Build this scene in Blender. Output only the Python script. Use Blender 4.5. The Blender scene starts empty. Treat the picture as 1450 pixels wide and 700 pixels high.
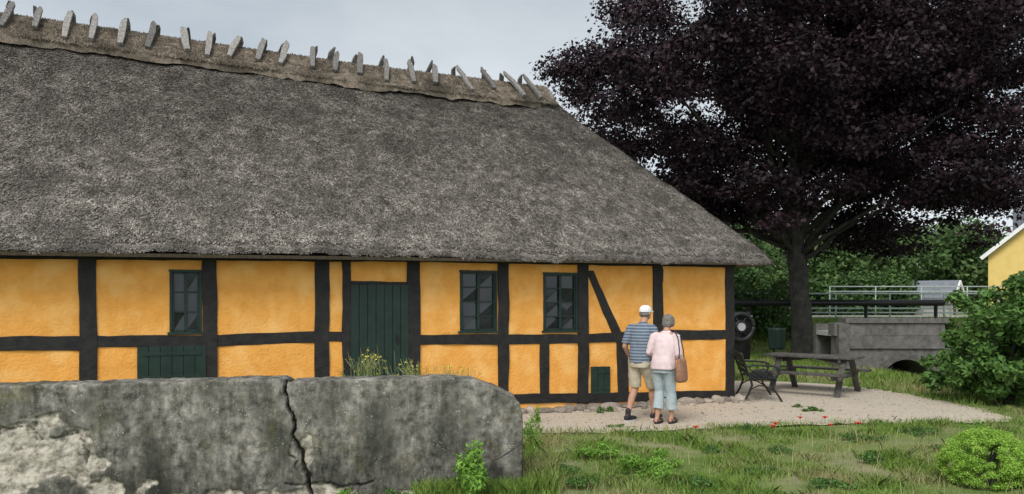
import bpy, bmesh, math, random
import numpy as np
from mathutils import Vector, Matrix
rng=np.random.default_rng(7); random.seed(7)
F=1100.0; HY=428.0; CH=1.78
scene=bpy.context.scene
col=scene.collection
# ---------------------------------------------------------------- helpers
def W(px,py,D): return np.array([(px-725)/F*D, D, CH-(py-HY)/F*D])
def G(px,py,z=0.0):
    D=(CH-z)*F/(py-HY); return np.array([(px-725)/F*D,D,z])
A=math.radians(23.1); UX,UY=math.cos(A),math.sin(A); WX,WY=-UY,UX
CX,CY=0.2818*14.0,14.0
def S(px,py,v=0.0):
    X=(px-725)/F
    s=(X*(CY+v*WY)-(CX+v*WX))/(UX-X*UY)
    D=CY+s*UY+v*WY
    return s, CH-(py-HY)/F*D
def h3(ix,iy,iz,seed):
    n=(ix*374761393+iy*668265263+iz*2147483647+seed*974634777)&0xffffffff
    n=((n^(n>>13))*1274126177)&0xffffffff
    return ((n^(n>>16))&0xffff)/65535.0
def vnoise(p,seed=0):
    p=np.asarray(p,float); i=np.floor(p).astype(np.int64); f=p-i; f=f*f*(3-2*f)
    r=0
    for a in (0,1):
        for b in (0,1):
            for c in (0,1):
                w=(f[...,0] if a else 1-f[...,0])*(f[...,1] if b else 1-f[...,1])*(f[...,2] if c else 1-f[...,2])
                r=r+w*h3(i[...,0]+a,i[...,1]+b,i[...,2]+c,seed)
    return r
def fbm(p,o=4,seed=0):
    p=np.asarray(p,float); r=0;a=.5
    for k in range(o):
        r=r+a*(vnoise(p*(2**k),seed+k)*2-1); a*=.5
    return r
def sstep(x): x=np.clip(x,0,1); return x*x*(3-2*x)
def mesh_np(name,V,Fc,mat=None,parent=None,smooth=False,attr=None):
    V=np.asarray(V,np.float32).reshape(-1,3)
    me=bpy.data.meshes.new(name)
    if isinstance(Fc,np.ndarray):
        k=Fc.shape[1]; n=len(Fc)
        me.vertices.add(len(V)); me.vertices.foreach_set('co',V.ravel())
        me.loops.add(n*k); me.loops.foreach_set('vertex_index',Fc.astype(np.int32).ravel())
        me.polygons.add(n); me.polygons.foreach_set('loop_start',np.arange(0,n*k,k,dtype=np.int32))
        me.polygons.foreach_set('loop_total',np.full(n,k,np.int32))
        me.update(calc_edges=True); me.validate()
    else:
        me.from_pydata([tuple(map(float,v)) for v in V],[],[tuple(map(int,f)) for f in Fc])
    if attr is not None:
        for an,av in attr.items():
            a=me.attributes.new(an,'FLOAT','POINT'); a.data.foreach_set('value',np.asarray(av,np.float32))
    if smooth: me.polygons.foreach_set('use_smooth',np.ones(len(me.polygons),bool))
    if mat: me.materials.append(mat)
    o=bpy.data.objects.new(name,me); col.objects.link(o)
    if parent: o.parent=parent
    return o
def empty(name,loc=(0,0,0),rz=0):
    e=bpy.data.objects.new(name,None); col.objects.link(e); e.location=loc; e.rotation_euler=(0,0,rz); e.empty_display_size=.2
    return e
class Acc:
    def __init__(s): s.V=[];s.F=[];s.n=0
    def add(s,V,Fc):
        V=np.asarray(V,float).reshape(-1,3); s.V.append(V); s.F+= [tuple(int(i)+s.n for i in f) for f in Fc]; s.n+=len(V)
    def box(s,c,size,rot=None,jit=0):
        c=np.array(c,float); h=np.array(size,float)/2
        V=np.array([[x,y,z] for x in(-1,1) for y in(-1,1) for z in(-1,1)],float)*h
        if jit: V+=rng.normal(0,jit,V.shape)
        if rot is not None: V=V@np.array(rot).T
        s.add(V+c,[(0,1,3,2),(4,6,7,5),(0,4,5,1),(2,3,7,6),(0,2,6,4),(1,5,7,3)])
    def beam(s,p0,p1,w,t,up=(0,0,1)):
        p0=np.array(p0,float);p1=np.array(p1,float);d=p1-p0;L=np.linalg.norm(d);d/=L
        u=np.array(up,float); x=np.cross(d,u); x/=np.linalg.norm(x); y=np.cross(x,d)
        R=np.stack([d,x,y],1); s.box((p0+p1)/2,(L,w,t),R)
    def tube(s,P,R,n=10,nz=0):
        P=np.array(P,float); m=len(P); R=np.ones(m)*R
        V=[]
        t0=None
        for i in range(m):
            d=P[min(i+1,m-1)]-P[max(i-1,0)]; d/=np.linalg.norm(d)+1e-9
            a=np.array([1,0,0]) if abs(d[0])<.8 else np.array([0,1,0])
            if t0 is not None: a=t0
            x=a-d*np.dot(a,d); x/=np.linalg.norm(x); t0=x; y=np.cross(d,x)
            for k in range(n):
                th=2*math.pi*k/n; r=R[i]*(1+(nz*random.uniform(-1,1) if nz else 0))
                V.append(P[i]+r*(math.cos(th)*x+math.sin(th)*y))
        Fc=[(i*n+k,i*n+(k+1)%n,(i+1)*n+(k+1)%n,(i+1)*n+k) for i in range(m-1) for k in range(n)]
        Fc.append(tuple(range(n))[::-1]); Fc.append(tuple((m-1)*n+k for k in range(n)))
        s.add(V,Fc)
    def obj(s,name,mat,parent=None,smooth=False,bev=0):
        o=mesh_np(name,np.concatenate(s.V),s.F,mat,parent,smooth)
        if bev:
            m=o.modifiers.new('b','BEVEL'); m.width=bev; m.segments=2; m.limit_method='ANGLE'
        return o
# ---------------------------------------------------------------- materials
def mat(name,c1,c2,scale=5,rough=.85,bump=.3,bscale=40,bdist=.01,detail=6,stretch=(1,1,1),island=0,transl=0,c3=None,s3=.6,spec=.3,coord='Object'):
    m=bpy.data.materials.new(name); m.use_nodes=True; nt=m.node_tree; N=nt.nodes; L=nt.links
    b=N['Principled BSDF']; b.inputs['Roughness'].default_value=rough; b.inputs['Specular IOR Level'].default_value=spec
    tc=N.new('ShaderNodeTexCoord'); mp=N.new('ShaderNodeMapping'); mp.inputs['Scale'].default_value=stretch
    L.new(tc.outputs[coord],mp.inputs[0])
    n=N.new('ShaderNodeTexNoise'); n.inputs['Scale'].default_value=scale; n.inputs['Detail'].default_value=detail; n.inputs['Roughness'].default_value=.65
    L.new(mp.outputs[0],n.inputs['Vector'])
    r=N.new('ShaderNodeValToRGB'); r.color_ramp.elements[0].position=.35; r.color_ramp.elements[1].position=.65
    r.color_ramp.elements[0].color=(*c1,1); r.color_ramp.elements[1].color=(*c2,1)
    L.new(n.outputs['Fac'],r.inputs[0]); out=r.outputs[0]
    if c3 is not None:
        n3=N.new('ShaderNodeTexNoise'); n3.inputs['Scale'].default_value=s3; n3.inputs['Detail'].default_value=5
        L.new(mp.outputs[0],n3.inputs['Vector'])
        r3=N.new('ShaderNodeValToRGB'); r3.color_ramp.elements[0].position=.48; r3.color_ramp.elements[1].position=.66
        L.new(n3.outputs['Fac'],r3.inputs[0])
        mx=N.new('ShaderNodeMixRGB'); L.new(r3.outputs[0],mx.inputs[0]); L.new(out,mx.inputs[1]); mx.inputs[2].default_value=(*c3,1); out=mx.outputs[0]
    if island:
        g=N.new('ShaderNodeNewGeometry'); ma=N.new('ShaderNodeMapRange'); ma.inputs['To Min'].default_value=1-island; ma.inputs['To Max'].default_value=1+island
        L.new(g.outputs['Random Per Island'],ma.inputs['Value'])
        mx=N.new('ShaderNodeVectorMath'); mx.operation='SCALE'; L.new(out,mx.inputs[0]); L.new(ma.outputs[0],mx.inputs['Scale']); out=mx.outputs[0]
    L.new(out,b.inputs['Base Color'])
    if bump:
        n2=N.new('ShaderNodeTexNoise'); n2.inputs['Scale'].default_value=bscale; n2.inputs['Detail'].default_value=5
        L.new(mp.outputs[0],n2.inputs['Vector'])
        bp=N.new('ShaderNodeBump'); bp.inputs['Strength'].default_value=bump; bp.inputs['Distance'].default_value=bdist
        L.new(n2.outputs['Fac'],bp.inputs['Height']); L.new(bp.outputs[0],b.inputs['Normal'])
    if transl:
        t=N.new('ShaderNodeBsdfTranslucent'); L.new(out,t.inputs['Color']); ms=N.new('ShaderNodeMixShader'); ms.inputs[0].default_value=transl
        L.new(b.outputs[0],ms.inputs[1]); L.new(t.outputs[0],ms.inputs[2]); L.new(ms.outputs[0],N['Material Output'].inputs['Surface'])
    return m
M_plaster=mat('yellow_limewash',(.69,.31,.065),(.77,.375,.090),5.5,.92,.6,26,.02,c3=(.80,.44,.14),s3=2.6,spec=.08)
M_timber=mat('tarred_timber',(.008,.008,.008),(.022,.020,.018),8,.65,.6,30,.01)
M_green=mat('dark_green_paint',(.008,.02,.015),(.014,.032,.024),6,.5,.2,25,.005)
M_glass=mat('window_glass',(.012,.016,.018),(.022,.026,.028),3,.08,.05,4,.01,spec=.35)
M_thatch=mat('thatch',(.070,.062,.053),(.19,.168,.145),26,1,.9,55,.05,detail=8,c3=(.09,.079,.067),s3=.9,spec=.05)
def strawmat():
    m=mat('thatch_straw',(.105,.094,.082),(.285,.255,.222),5,1,0,island=.55,c3=(.115,.104,.091),s3=1.7,spec=.05)
    nt=m.node_tree;N=nt.nodes;L=nt.links;b=N['Principled BSDF']; src=b.inputs['Base Color'].links[0].from_socket
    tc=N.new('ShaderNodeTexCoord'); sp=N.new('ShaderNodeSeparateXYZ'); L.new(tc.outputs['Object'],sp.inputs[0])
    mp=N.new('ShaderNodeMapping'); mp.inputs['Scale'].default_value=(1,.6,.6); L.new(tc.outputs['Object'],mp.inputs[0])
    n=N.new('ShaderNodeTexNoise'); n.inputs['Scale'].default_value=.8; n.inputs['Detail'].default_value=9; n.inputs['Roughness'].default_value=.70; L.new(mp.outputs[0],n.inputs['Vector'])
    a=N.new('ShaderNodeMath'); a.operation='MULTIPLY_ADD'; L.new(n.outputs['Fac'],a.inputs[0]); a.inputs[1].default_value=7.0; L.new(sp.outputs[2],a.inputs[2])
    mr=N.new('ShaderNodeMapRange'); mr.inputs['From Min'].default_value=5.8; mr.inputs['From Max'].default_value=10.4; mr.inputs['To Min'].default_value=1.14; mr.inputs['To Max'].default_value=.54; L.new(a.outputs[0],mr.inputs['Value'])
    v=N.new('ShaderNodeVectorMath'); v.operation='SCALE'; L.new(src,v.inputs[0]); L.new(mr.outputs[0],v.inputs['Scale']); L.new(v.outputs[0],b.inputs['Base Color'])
    return m
M_straw=strawmat()
M_ridge=mat('ridge_straw',(.085,.070,.052),(.22,.18,.14),9,1,.8,40,.04,island=.5,c3=(.075,.063,.048),s3=1.4,spec=.05)
M_oak=mat('weathered_oak',(.10,.094,.086),(.29,.27,.25),10,.9,.6,40,.01,stretch=(4,4,1),island=.4,spec=.1)
M_stone=mat('field_stone',(.17,.14,.115),(.35,.30,.25),7,.85,.4,25,.02,island=.35)
M_grassb=mat('grass_blades',(.13,.23,.04),(.25,.36,.08),1.9,.8,0,island=.4,transl=.3,c3=(.38,.36,.17),s3=.8,spec=.12)
M_ground=mat('ground_soil_grass',(.11,.16,.045),(.19,.22,.085),2.2,1,.6,30,.04,c3=(.30,.26,.17),s3=.9,spec=.05)
M_path=mat('gravel_path',(.37,.315,.245),(.56,.49,.395),30,.95,.6,120,.01,c3=(.44,.38,.31),s3=1.2,spec=.1)
M_beech=mat('copper_beech_leaves',(.009,.006,.008),(.034,.016,.023),1.0,.6,0,island=.6,transl=.14,spec=.22)
M_bark=mat('beech_bark',(.028,.026,.022),(.07,.065,.056),5,.9,.5,20,.03)
M_leafD=mat('dark_green_leaves',(.035,.08,.018),(.08,.15,.035),1.2,.6,0,island=.4,transl=.25,spec=.3)
M_leafM=mat('green_leaves',(.05,.12,.022),(.13,.24,.055),2.2,.55,0,island=.45,transl=.3,spec=.3)
M_leafL=mat('bright_green_leaves',(.13,.27,.035),(.24,.42,.07),5,.6,0,island=.35,transl=.3,spec=.3)
M_box=mat('boxwood_leaves',(.24,.42,.05),(.38,.58,.10),9,.5,0,island=.35,transl=.35,spec=.35)
M_leafF=mat('distant_leaves',(.05,.10,.03),(.11,.18,.055),.35,.8,0,island=.35,transl=.2)
M_tablew=mat('picnic_wood',(.045,.042,.038),(.12,.11,.10),9,.8,.4,30,.01,island=.2)
M_black=mat('black_iron',(.01,.01,.01),(.022,.022,.022),10,.45,.2,30,.003)
M_rail=mat('rail_paint',(.27,.32,.29),(.36,.41,.38),4,.5,0)
M_asph=mat('road_asphalt',(.36,.35,.33),(.44,.43,.41),20,.9,.2)
M_roofg=mat('slate_roof',(.13,.14,.16),(.2,.21,.23),6,.7,.2)
M_white=mat('white_paint',(.7,.7,.68),(.8,.8,.78),4,.6,0)
M_yel2=mat('pale_yellow_wall',(.66,.48,.15),(.74,.54,.19),3,.9,.1)
def concrete():
    m=mat('old_concrete',(.085,.081,.072),(.33,.31,.28),13,.95,.6,90,.012,detail=14,c3=(.10,.098,.084),s3=2.1,spec=.08)
    nt=m.node_tree;N=nt.nodes;L=nt.links;b=N['Principled BSDF']
    src=b.inputs['Base Color'].links[0].from_socket
    tc=N.new('ShaderNodeTexCoord')
    n=N.new('ShaderNodeTexNoise'); n.inputs['Scale'].default_value=2.6; n.inputs['Detail'].default_value=10; n.inputs['Roughness'].default_value=.78; L.new(tc.outputs['Object'],n.inputs['Vector'])
    r=N.new('ShaderNodeValToRGB'); r.color_ramp.elements[0].position=.55; r.color_ramp.elements[1].position=.72; L.new(n.outputs['Fac'],r.inputs[0])
    m1=N.new('ShaderNodeMixRGB'); L.new(r.outputs[0],m1.inputs[0]); L.new(src,m1.inputs[1]); m1.inputs[2].default_value=(.16,.145,.065,1)
    v=N.new('ShaderNodeTexVoronoi'); v.inputs['Scale'].default_value=34; v.inputs['Randomness'].default_value=1; L.new(tc.outputs['Object'],v.inputs['Vector'])
    n5=N.new('ShaderNodeTexNoise'); n5.inputs['Scale'].default_value=6; n5.inputs['Detail'].default_value=6; L.new(tc.outputs['Object'],n5.inputs['Vector'])
    ad=N.new('ShaderNodeMath'); ad.operation='SUBTRACT'; L.new(n5.outputs['Fac'],ad.inputs[0]); L.new(v.outputs['Distance'],ad.inputs[1])
    r2=N.new('ShaderNodeValToRGB'); r2.color_ramp.elements[0].position=.36; r2.color_ramp.elements[1].position=.46; L.new(ad.outputs[0],r2.inputs[0])
    m2=N.new('ShaderNodeMixRGB'); L.new(r2.outputs[0],m2.inputs[0]); L.new(m1.outputs[0],m2.inputs[1]); m2.inputs[2].default_value=(.38,.37,.33,1)
    mp=N.new('ShaderNodeMapping'); mp.inputs['Scale'].default_value=(3.0,3.0,.9); L.new(tc.outputs['Object'],mp.inputs[0])
    n8=N.new('ShaderNodeTexNoise'); n8.inputs['Scale'].default_value=1.2; n8.inputs['Detail'].default_value=11; n8.inputs['Roughness'].default_value=.76; L.new(mp.outputs[0],n8.inputs['Vector'])
    r8=N.new('ShaderNodeValToRGB'); r8.color_ramp.elements[0].position=.40; r8.color_ramp.elements[0].color=(.46,.47,.45,1); r8.color_ramp.elements[1].position=.60; r8.color_ramp.elements[1].color=(1.22,1.21,1.17,1); L.new(n8.outputs['Fac'],r8.inputs[0])
    mm=N.new('ShaderNodeMixRGB'); mm.blend_type='MULTIPLY'; mm.inputs[0].default_value=1; L.new(m2.outputs[0],mm.inputs[1]); L.new(r8.outputs[0],mm.inputs[2])
    # damp dirty base
    sp=N.new('ShaderNodeSeparateXYZ'); L.new(tc.outputs['Object'],sp.inputs[0]); ma=N.new('ShaderNodeMath'); ma.operation='MULTIPLY_ADD'; L.new(n8.outputs['Fac'],ma.inputs[0]); ma.inputs[1].default_value=1.2; L.new(sp.outputs[2],ma.inputs[2])
    mr=N.new('ShaderNodeMapRange'); mr.inputs['From Min'].default_value=.6; mr.inputs['From Max'].default_value=1.15; mr.inputs['To Min'].default_value=.58; mr.inputs['To Max'].default_value=1.0; L.new(ma.outputs[0],mr.inputs['Value'])
    vs=N.new('ShaderNodeVectorMath'); vs.operation='SCALE'; L.new(mm.outputs[0],vs.inputs[0]); L.new(mr.outputs[0],vs.inputs['Scale'])
    at=N.new('ShaderNodeAttribute'); at.attribute_name='spall'
    n6=N.new('ShaderNodeTexNoise'); n6.inputs['Scale'].default_value=12; n6.inputs['Detail'].default_value=9; n6.inputs['Roughness'].default_value=.7; L.new(tc.outputs['Object'],n6.inputs['Vector'])
    r6=N.new('ShaderNodeValToRGB'); r6.color_ramp.elements[0].color=(.14,.125,.10,1); r6.color_ramp.elements[1].color=(.50,.455,.38,1); r6.color_ramp.elements[0].position=.36; r6.color_ramp.elements[1].position=.58; L.new(n6.outputs['Fac'],r6.inputs[0])
    m3=N.new('ShaderNodeMixRGB'); L.new(at.outputs['Fac'],m3.inputs[0]); L.new(vs.outputs[0],m3.inputs[1]); L.new(r6.outputs[0],m3.inputs[2])
    at2=N.new('ShaderNodeAttribute'); at2.attribute_name='crack'
    m4=N.new('ShaderNodeMixRGB'); L.new(at2.outputs['Fac'],m4.inputs[0]); L.new(m3.outputs[0],m4.inputs[1]); m4.inputs[2].default_value=(.035,.032,.027,1)
    L.new(m4.outputs[0],b.inputs['Base Color'])
    return m
M_conc=concrete()
# ---------------------------------------------------------------- terrain
def gz(x,y):
    x=np.asarray(x,float);y=np.asarray(y,float)
    z=sstep((y-26)/6)*1.1
    z=z-1.0*np.exp(-((x-11.6)/1.1)**2)*sstep((y-17.6)/1.2)*sstep((30-y)/2)
    return z
xs=np.unique(np.concatenate([[-600,-300,-150,-80,-40,-25],np.arange(-16,30,.5),[35,45,60,90,150,300,600]]))
ys=np.unique(np.concatenate([[-40,-20,-8,0,3],np.arange(5,34,.4),[36,40,50,70,100,200,400,900]]))
X,Y=np.meshgrid(xs,ys); Z=gz(X,Y)+.02*(fbm(np.stack([X,Y,X*0],-1)*.7,3)-.4)*((Y<33))
Z=np.where((Y<20)&(X<13),np.minimum(Z,0.0),Z)
V=np.stack([X,Y,Z],-1).reshape(-1,3); nx=len(xs)
ii,jj=np.meshgrid(np.arange(len(ys)-1),np.arange(nx-1),indexing='ij'); q=(ii*nx+jj).ravel()
mesh_np('ground',V,np.stack([q,q+1,q+nx+1,q+nx],1),M_ground,smooth=True)
outl=[(560,612),(730,613),(800,614),(900,613),(1000,607),(1100,604),(1200,601),(1300,600),(1390,600),(1432,597),(1425,590),(1380,577),(1300,562),(1240,552),(1180,545),(1100,541),(1030,540)]
P=[G(*p) for p in outl]
P=[p[:2] for p in P]
P+= [np.array([CX,CY+2.0]), np.array([CX-.8,CY+.2]), np.array([-6,9.6]),np.array([-6,8.9])]
def resamp(P,step=.12,jit=.05):
    out=[]
    for a,b in zip(P,P[1:]+P[:1]):
        n=max(1,int(np.linalg.norm(b-a)/step))
        for k in range(n):
            out.append(a+(b-a)*k/n+rng.normal(0,jit,2))
    return out
P=resamp([np.array(p,float) for p in P])
PATH=np.array(P)
bm=bmesh.new(); vs=[bm.verts.new((p[0],p[1],.012)) for p in P]; f=bm.faces.new(vs); bmesh.ops.triangulate(bm,faces=[f])
me=bpy.data.meshes.new('gravel_path'); bm.to_mesh(me); bm.free(); me.materials.append(M_path)
o=bpy.data.objects.new('gravel_path',me); col.objects.link(o)
def inpoly(x,y,P):
    c=np.zeros(x.shape,bool); n=len(P)
    for i in range(n):
        x0,y0=P[i];x1,y1=P[(i+1)%n]
        k=((y0>y)!=(y1>y)); 
        with np.errstate(divide='ignore',invalid='ignore'):
            xi=(x1-x0)*(y-y0)/(y1-y0+1e-12)+x0
        c^=k&(x<xi)
    return c
a=Acc(); 
for k in range(2600):
    y=random.uniform(10.2,16); x=random.uniform(.2,9)
    if not inpoly(np.array([x]),np.array([y]),PATH)[0]: continue
    r=random.uniform(.006,.018) if random.random()<.96 else random.uniform(.02,.04)
    a.add(np.array([[r,0,0],[0,r,0],[-r,0,0],[0,-r,0],[0,0,r*.7]])*random.uniform(.7,1.2)+[x,y,.013],[(0,1,4),(1,2,4),(2,3,4),(3,0,4)])
a.obj('path_pebbles',M_stone)
# ---------------------------------------------------------------- grass
def blades(name,x,y,hmin,hmax,w,m,lean=.5,zoff=None,hm=1.0):
    n=len(x); z=gz(x,y) if zoff is None else zoff
    th=rng.uniform(0,2*np.pi,n); h=rng.uniform(hmin,hmax,n)*hm; ld=rng.uniform(0,2*np.pi,n); l=rng.uniform(0,lean,n)*h
    ww=w*rng.uniform(.6,1.3,n)
    b=np.stack([x,y,z-.01],-1); dx=np.stack([np.cos(th)*ww,np.sin(th)*ww,0*th],-1)
    mid=b+np.stack([np.cos(ld)*l*.35,np.sin(ld)*l*.35,h*.6],-1); tip=b+np.stack([np.cos(ld)*l,np.sin(ld)*l,h],-1)
    V=np.stack([b-dx,b+dx,mid+dx*.7,tip,mid-dx*.7],1).reshape(-1,3)
    return mesh_np(name,V,np.arange(n*5).reshape(n,5),m)
N=240000
x=rng.uniform(-.3,9,N); y=6.6+rng.uniform(0,1,N)**1.3*6.5
k=~inpoly(x,y,PATH) & (x<y*.68+.3)
d=fbm(np.stack([x,y,x*0],-1)*1.6,4,5); k&=(rng.uniform(0,1,N)<np.clip(.58+d*2.9,.04,1))
x,y=x[k],y[k]
hm=np.clip(.9+2.8*fbm(np.stack([x,y,x*0],-1)*2.6,3,9),.3,2.6)
blades('lawn_grass',x,y,.02,.068,.0038,M_grassb,1.1,None,hm)
# tall seeding stalks here and there
n=900; x=rng.uniform(.2,6.5,n); y=rng.uniform(7,10.6,n); k=(x<y*.66)&~inpoly(x,y,PATH); blades('seeding_grass_stalks',x[k],y[k],.10,.24,.0022,mat('straw_coloured_stalks',(.30,.28,.13),(.42,.38,.20),3,.9,0,island=.3),.6)
# rough grass and weeds at the foot of the wall
n=5200; t=rng.uniform(0,1,n); x=-.95+t*1.15+0*t; y=7.35-.12*(1-t)-rng.uniform(.0,.22,n)-.08; k=rng.uniform(0,1,n)<np.clip(.45+1.6*fbm(np.stack([x*3,x*0,x*0],-1),2,15),.05,1); blades('wall_foot_grass',x[k],y[k],.05,.20,.004,M_grassb,.8)
n=2500; x=.12+rng.uniform(0,.35,n); y=rng.uniform(7.2,8.6,n); blades('wall_end_grass',x,y,.06,.24,.004,M_grassb,.8)
N=90000
x=rng.uniform(3.5,22,N); y=rng.uniform(13.5,32,N)
k=~inpoly(x,y,PATH); x,y=x[k],y[k]
blades('bank_grass',x,y,.05,.17,.009,M_grassb,.8)
x=[];y=[]
for p in PATH:
    if p[1]<16.5 and p[0]>0:
        for _ in range(int(random.expovariate(1/40))):
            x.append(p[0]+random.gauss(0,.11)); y.append(p[1]+random.gauss(0,.09))
x=np.array(x);y=np.array(y); k=(y<11.4)|(x>4.6); blades('path_edge_grass',x[k],y[k],.03,.12,.004,M_grassb,.9)
# ---------------------------------------------------------------- foliage
def leaves(name,clumps,n,size,m,up=.5,parent=None,asp=.55,shell=.45):
    C=np.array(clumps,float); vol=(C[:,3]*C[:,4]*C[:,5])**(2/3); idx=rng.choice(len(C),n,p=vol/vol.sum())
    d=rng.normal(0,1,(n,3)); d/=np.linalg.norm(d,axis=1,keepdims=True)
    r=rng.uniform(0,1,n)**shell
    c=C[idx,:3]+d*r[:,None]*C[idx,3:6]*rng.uniform(.75,1.2,(n,1))
    nn=d*.6+rng.normal(0,.6,(n,3))+np.array([0,0,up]); nn/=np.linalg.norm(nn,axis=1,keepdims=True)
    t=rng.normal(0,1,(n,3)); t-=nn*(t*nn).sum(1,keepdims=True); t/=np.linalg.norm(t,axis=1,keepdims=True); b=np.cross(nn,t)
    L=size*rng.uniform(.6,1.3,(n,1)); Wd=L*asp
    V=np.stack([c-t*L/2,c+b*Wd/2-nn*L*.08+t*L*.05,c+t*L/2,c-b*Wd/2-nn*L*.08+t*L*.05],1)
    return mesh_np(name,V.reshape(-1,3),np.arange(n*4).reshape(n,4),m,parent)
TB=W(1137,505,25.0); TB[2]=0
tree=empty('copper_beech_tree',TB)
cen=np.array([.5,0,8.8]); RX,RY,RZ=8.5,7.3,6.5
cl=[]
while len(cl)<700:
    d=rng.normal(0,1,3); d/=np.linalg.norm(d); r=random.uniform(0,1)**.42
    lump=1+.26*float(fbm(d*1.9+3,3,2))
    p=cen+d*np.array([RX,RY,RZ])*r*lump
    low=4.5
    if p[0]>5.5: low=5.3
    if p[0]<-2.5: low=3.3
    if 1<p[0]<=5.5: low=3.9
    if abs(p[0]+.2)<1.4 and p[1]<3: low=4.7
    if p[2]<low+random.uniform(-.5,.5): continue
    if p[0]>5 and p[2]>6 and random.random()<.4: continue
    if p[0]<-5.6 and p[2]>10.2 and p[2]>10.2+(p[0]+7.4)*1.2: continue
    R=random.uniform(.4,1.1); cl.append([*p,R*1.15,R*1.15,R*.6])
for k in range(60):
    x_=random.choice([random.uniform(-6.5,-2),random.uniform(1.2,5.6)]); y_=random.uniform(-5,3); R=random.uniform(.35,.75)
    cl.append([x_,y_,random.uniform(3.4,5.2)+(.6 if x_>4.5 else 0),R*1.3,R*1.3,R*.5])
leaves('crown',cl,310000,.14,M_beech,.5,tree,.6,.5)
a=Acc()
tp=np.array([[0,0,-.2],[.0,0,.25],[-.05,0,1.3],[-.1,.1,2.6],[-.25,.1,3.8],[-.2,.1,5.5],[0,.2,8],[.3,0,11]])
def sub(P,k=6,j=.03):
    P=np.array(P,float);out=[]
    for a0,b0 in zip(P[:-1],P[1:]):
        for i in range(k): out.append(a0+(b0-a0)*i/k+rng.normal(0,j,3))
    out.append(P[-1]); return np.array(out)
tt=sub(tp,5,.015); zz=tt[:,2]
a.tube(tt,np.interp(zz,[-.2,0,.35,2,4,8,11],[.52,.42,.335,.30,.29,.18,.06]),14,.05)
for e in ([-3.6,-1,5.6],[-2.0,-2,6.2],[2.6,-1.5,6.0],[4.2,-.5,5.6],[1.2,-2.5,6.6],[-.8,-1.5,7]):
    st=np.array([-.2,.05,random.uniform(3.2,4.2)]); e=np.array(e,float); q=sub([st,st+(e-st)*.35+[0,0,.45],st+(e-st)*.7+[0,0,.4],e],4,.05); a.tube(q,np.linspace(.12,.03,len(q)),8)
for k in range(46):
    c=cl[random.randrange(len(cl))]; t=random.uniform(.28,.75); st=np.array([np.interp(t*11,tp[:,2],tp[:,i]) for i in range(3)])
    e=np.array(c[:3]); 
    if e[2]<st[2]: st=np.array([-.15,.1,3.0+random.uniform(0,1)])
    m1=st+(e-st)*.35+np.array([0,0,.5]); m2=st+(e-st)*.7+np.array([0,0,.4])
    q=sub([st,m1,m2,e],4,.06); r0=random.uniform(.06,.13)
    a.tube(q,np.linspace(r0,.02,len(q)),7)
a.obj('trunk_and_limbs',M_bark,tree,True)
def bush(name,c,R,nc,nl,size,m,stems=6,kr=(.14,.3),up=.4,asp=.55,pw=.5,rmin=.2,nzv=.25):
    e=empty(name,(c[0],c[1],float(gz(c[0],c[1]))))
    C=[]
    while len(C)<nc:
        d=rng.normal(0,1,3); d/=np.linalg.norm(d); r=random.uniform(rmin,1)**pw
        p=d*np.array(R)*r*(1+nzv*float(fbm(d*2+c[0],2,4)))+np.array([0,0,c[2]])
        if p[2]<.03: continue
        k=max(R)*random.uniform(*kr); C.append([*p,k,k,k*.75])
    leaves('foliage',C,nl,size,m,up,e,asp)
    a=Acc()
    for i in range(stems):
        q=C[random.randrange(len(C))]; a.tube(sub([[random.uniform(-.1,.1)*R[0],random.uniform(-.1,.1)*R[0],-.05],[q[0]*.4,q[1]*.4,q[2]*.5],q[:3]],3,.01*R[0]),np.array([.02]*6+[.008])*min(1,R[0]),5)
    a.obj('stems',M_bark,e)
    return e
bush('elder_shrub',(8.65,13.6,.95),(1.15,1.2,1.1),110,20000,.12,M_leafM,14,(.10,.24),.5,.45,.5,.2,.6)
bush('elder_shrub',(9.55,13.9,1.25),(.75,1.0,.95),60,11000,.12,M_leafM,10,(.12,.24),.5,.45,.5,.2,.5)
bush('elder_shrub',(10.2,15.6,.7),(1.6,1.3,1.0),70,16000,.12,M_leafM,8)
bush('boxwood_bush',(4.62,7.6,.20),(.40,.36,.33),300,60000,.017,M_box,8,(.09,.15),.7,.6,.22,.5,.12)
bush('undergrowth_shrub',(8.2,29,.7),(2.6,1.6,1.7),60,14000,.16,M_leafD,5)
bush('undergrowth_shrub',(13.2,21.5,.4),(1.5,1.3,1.1),50,12000,.12,M_leafD,5)
C=[]
for k in range(340):
    px=random.uniform(1000,1720); D=random.uniform(54,68)
    top=np.interp(px,[1000,1090,1200,1300,1380,1420,1500,1720],[285,318,334,318,308,335,350,330])
    zt=CH+(HY-top)/F*D
    z=random.uniform(1.0,zt-.6); R=random.uniform(1.0,2.2); C.append([(px-725)/F*D,D,z,R*1.2,R,R*.8])
leaves('distant_trees',C,85000,.42,M_leafF,.5)
C=[]
for k in range(110):
    D=random.uniform(40.5,43); px=random.uniform(1030,1300); z=1.1+random.uniform(0,2.6)*random.random()+.2; R=random.uniform(.5,.9)
    C.append([(px-725)/F*D,D,z,R,R,R*.8])
leaves('hedge_foliage',C,28000,.24,M_leafD,.5)
C=[]
for k in range(220):
    D=random.uniform(74,95); px=random.uniform(-1400,2800); R=random.uniform(2,3.6)
    C.append([(px-725)/F*D,D,random.uniform(.5,5),R*1.4,R,R])
leaves('treeline',C,50000,.8,M_leafF,.5)
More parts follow.
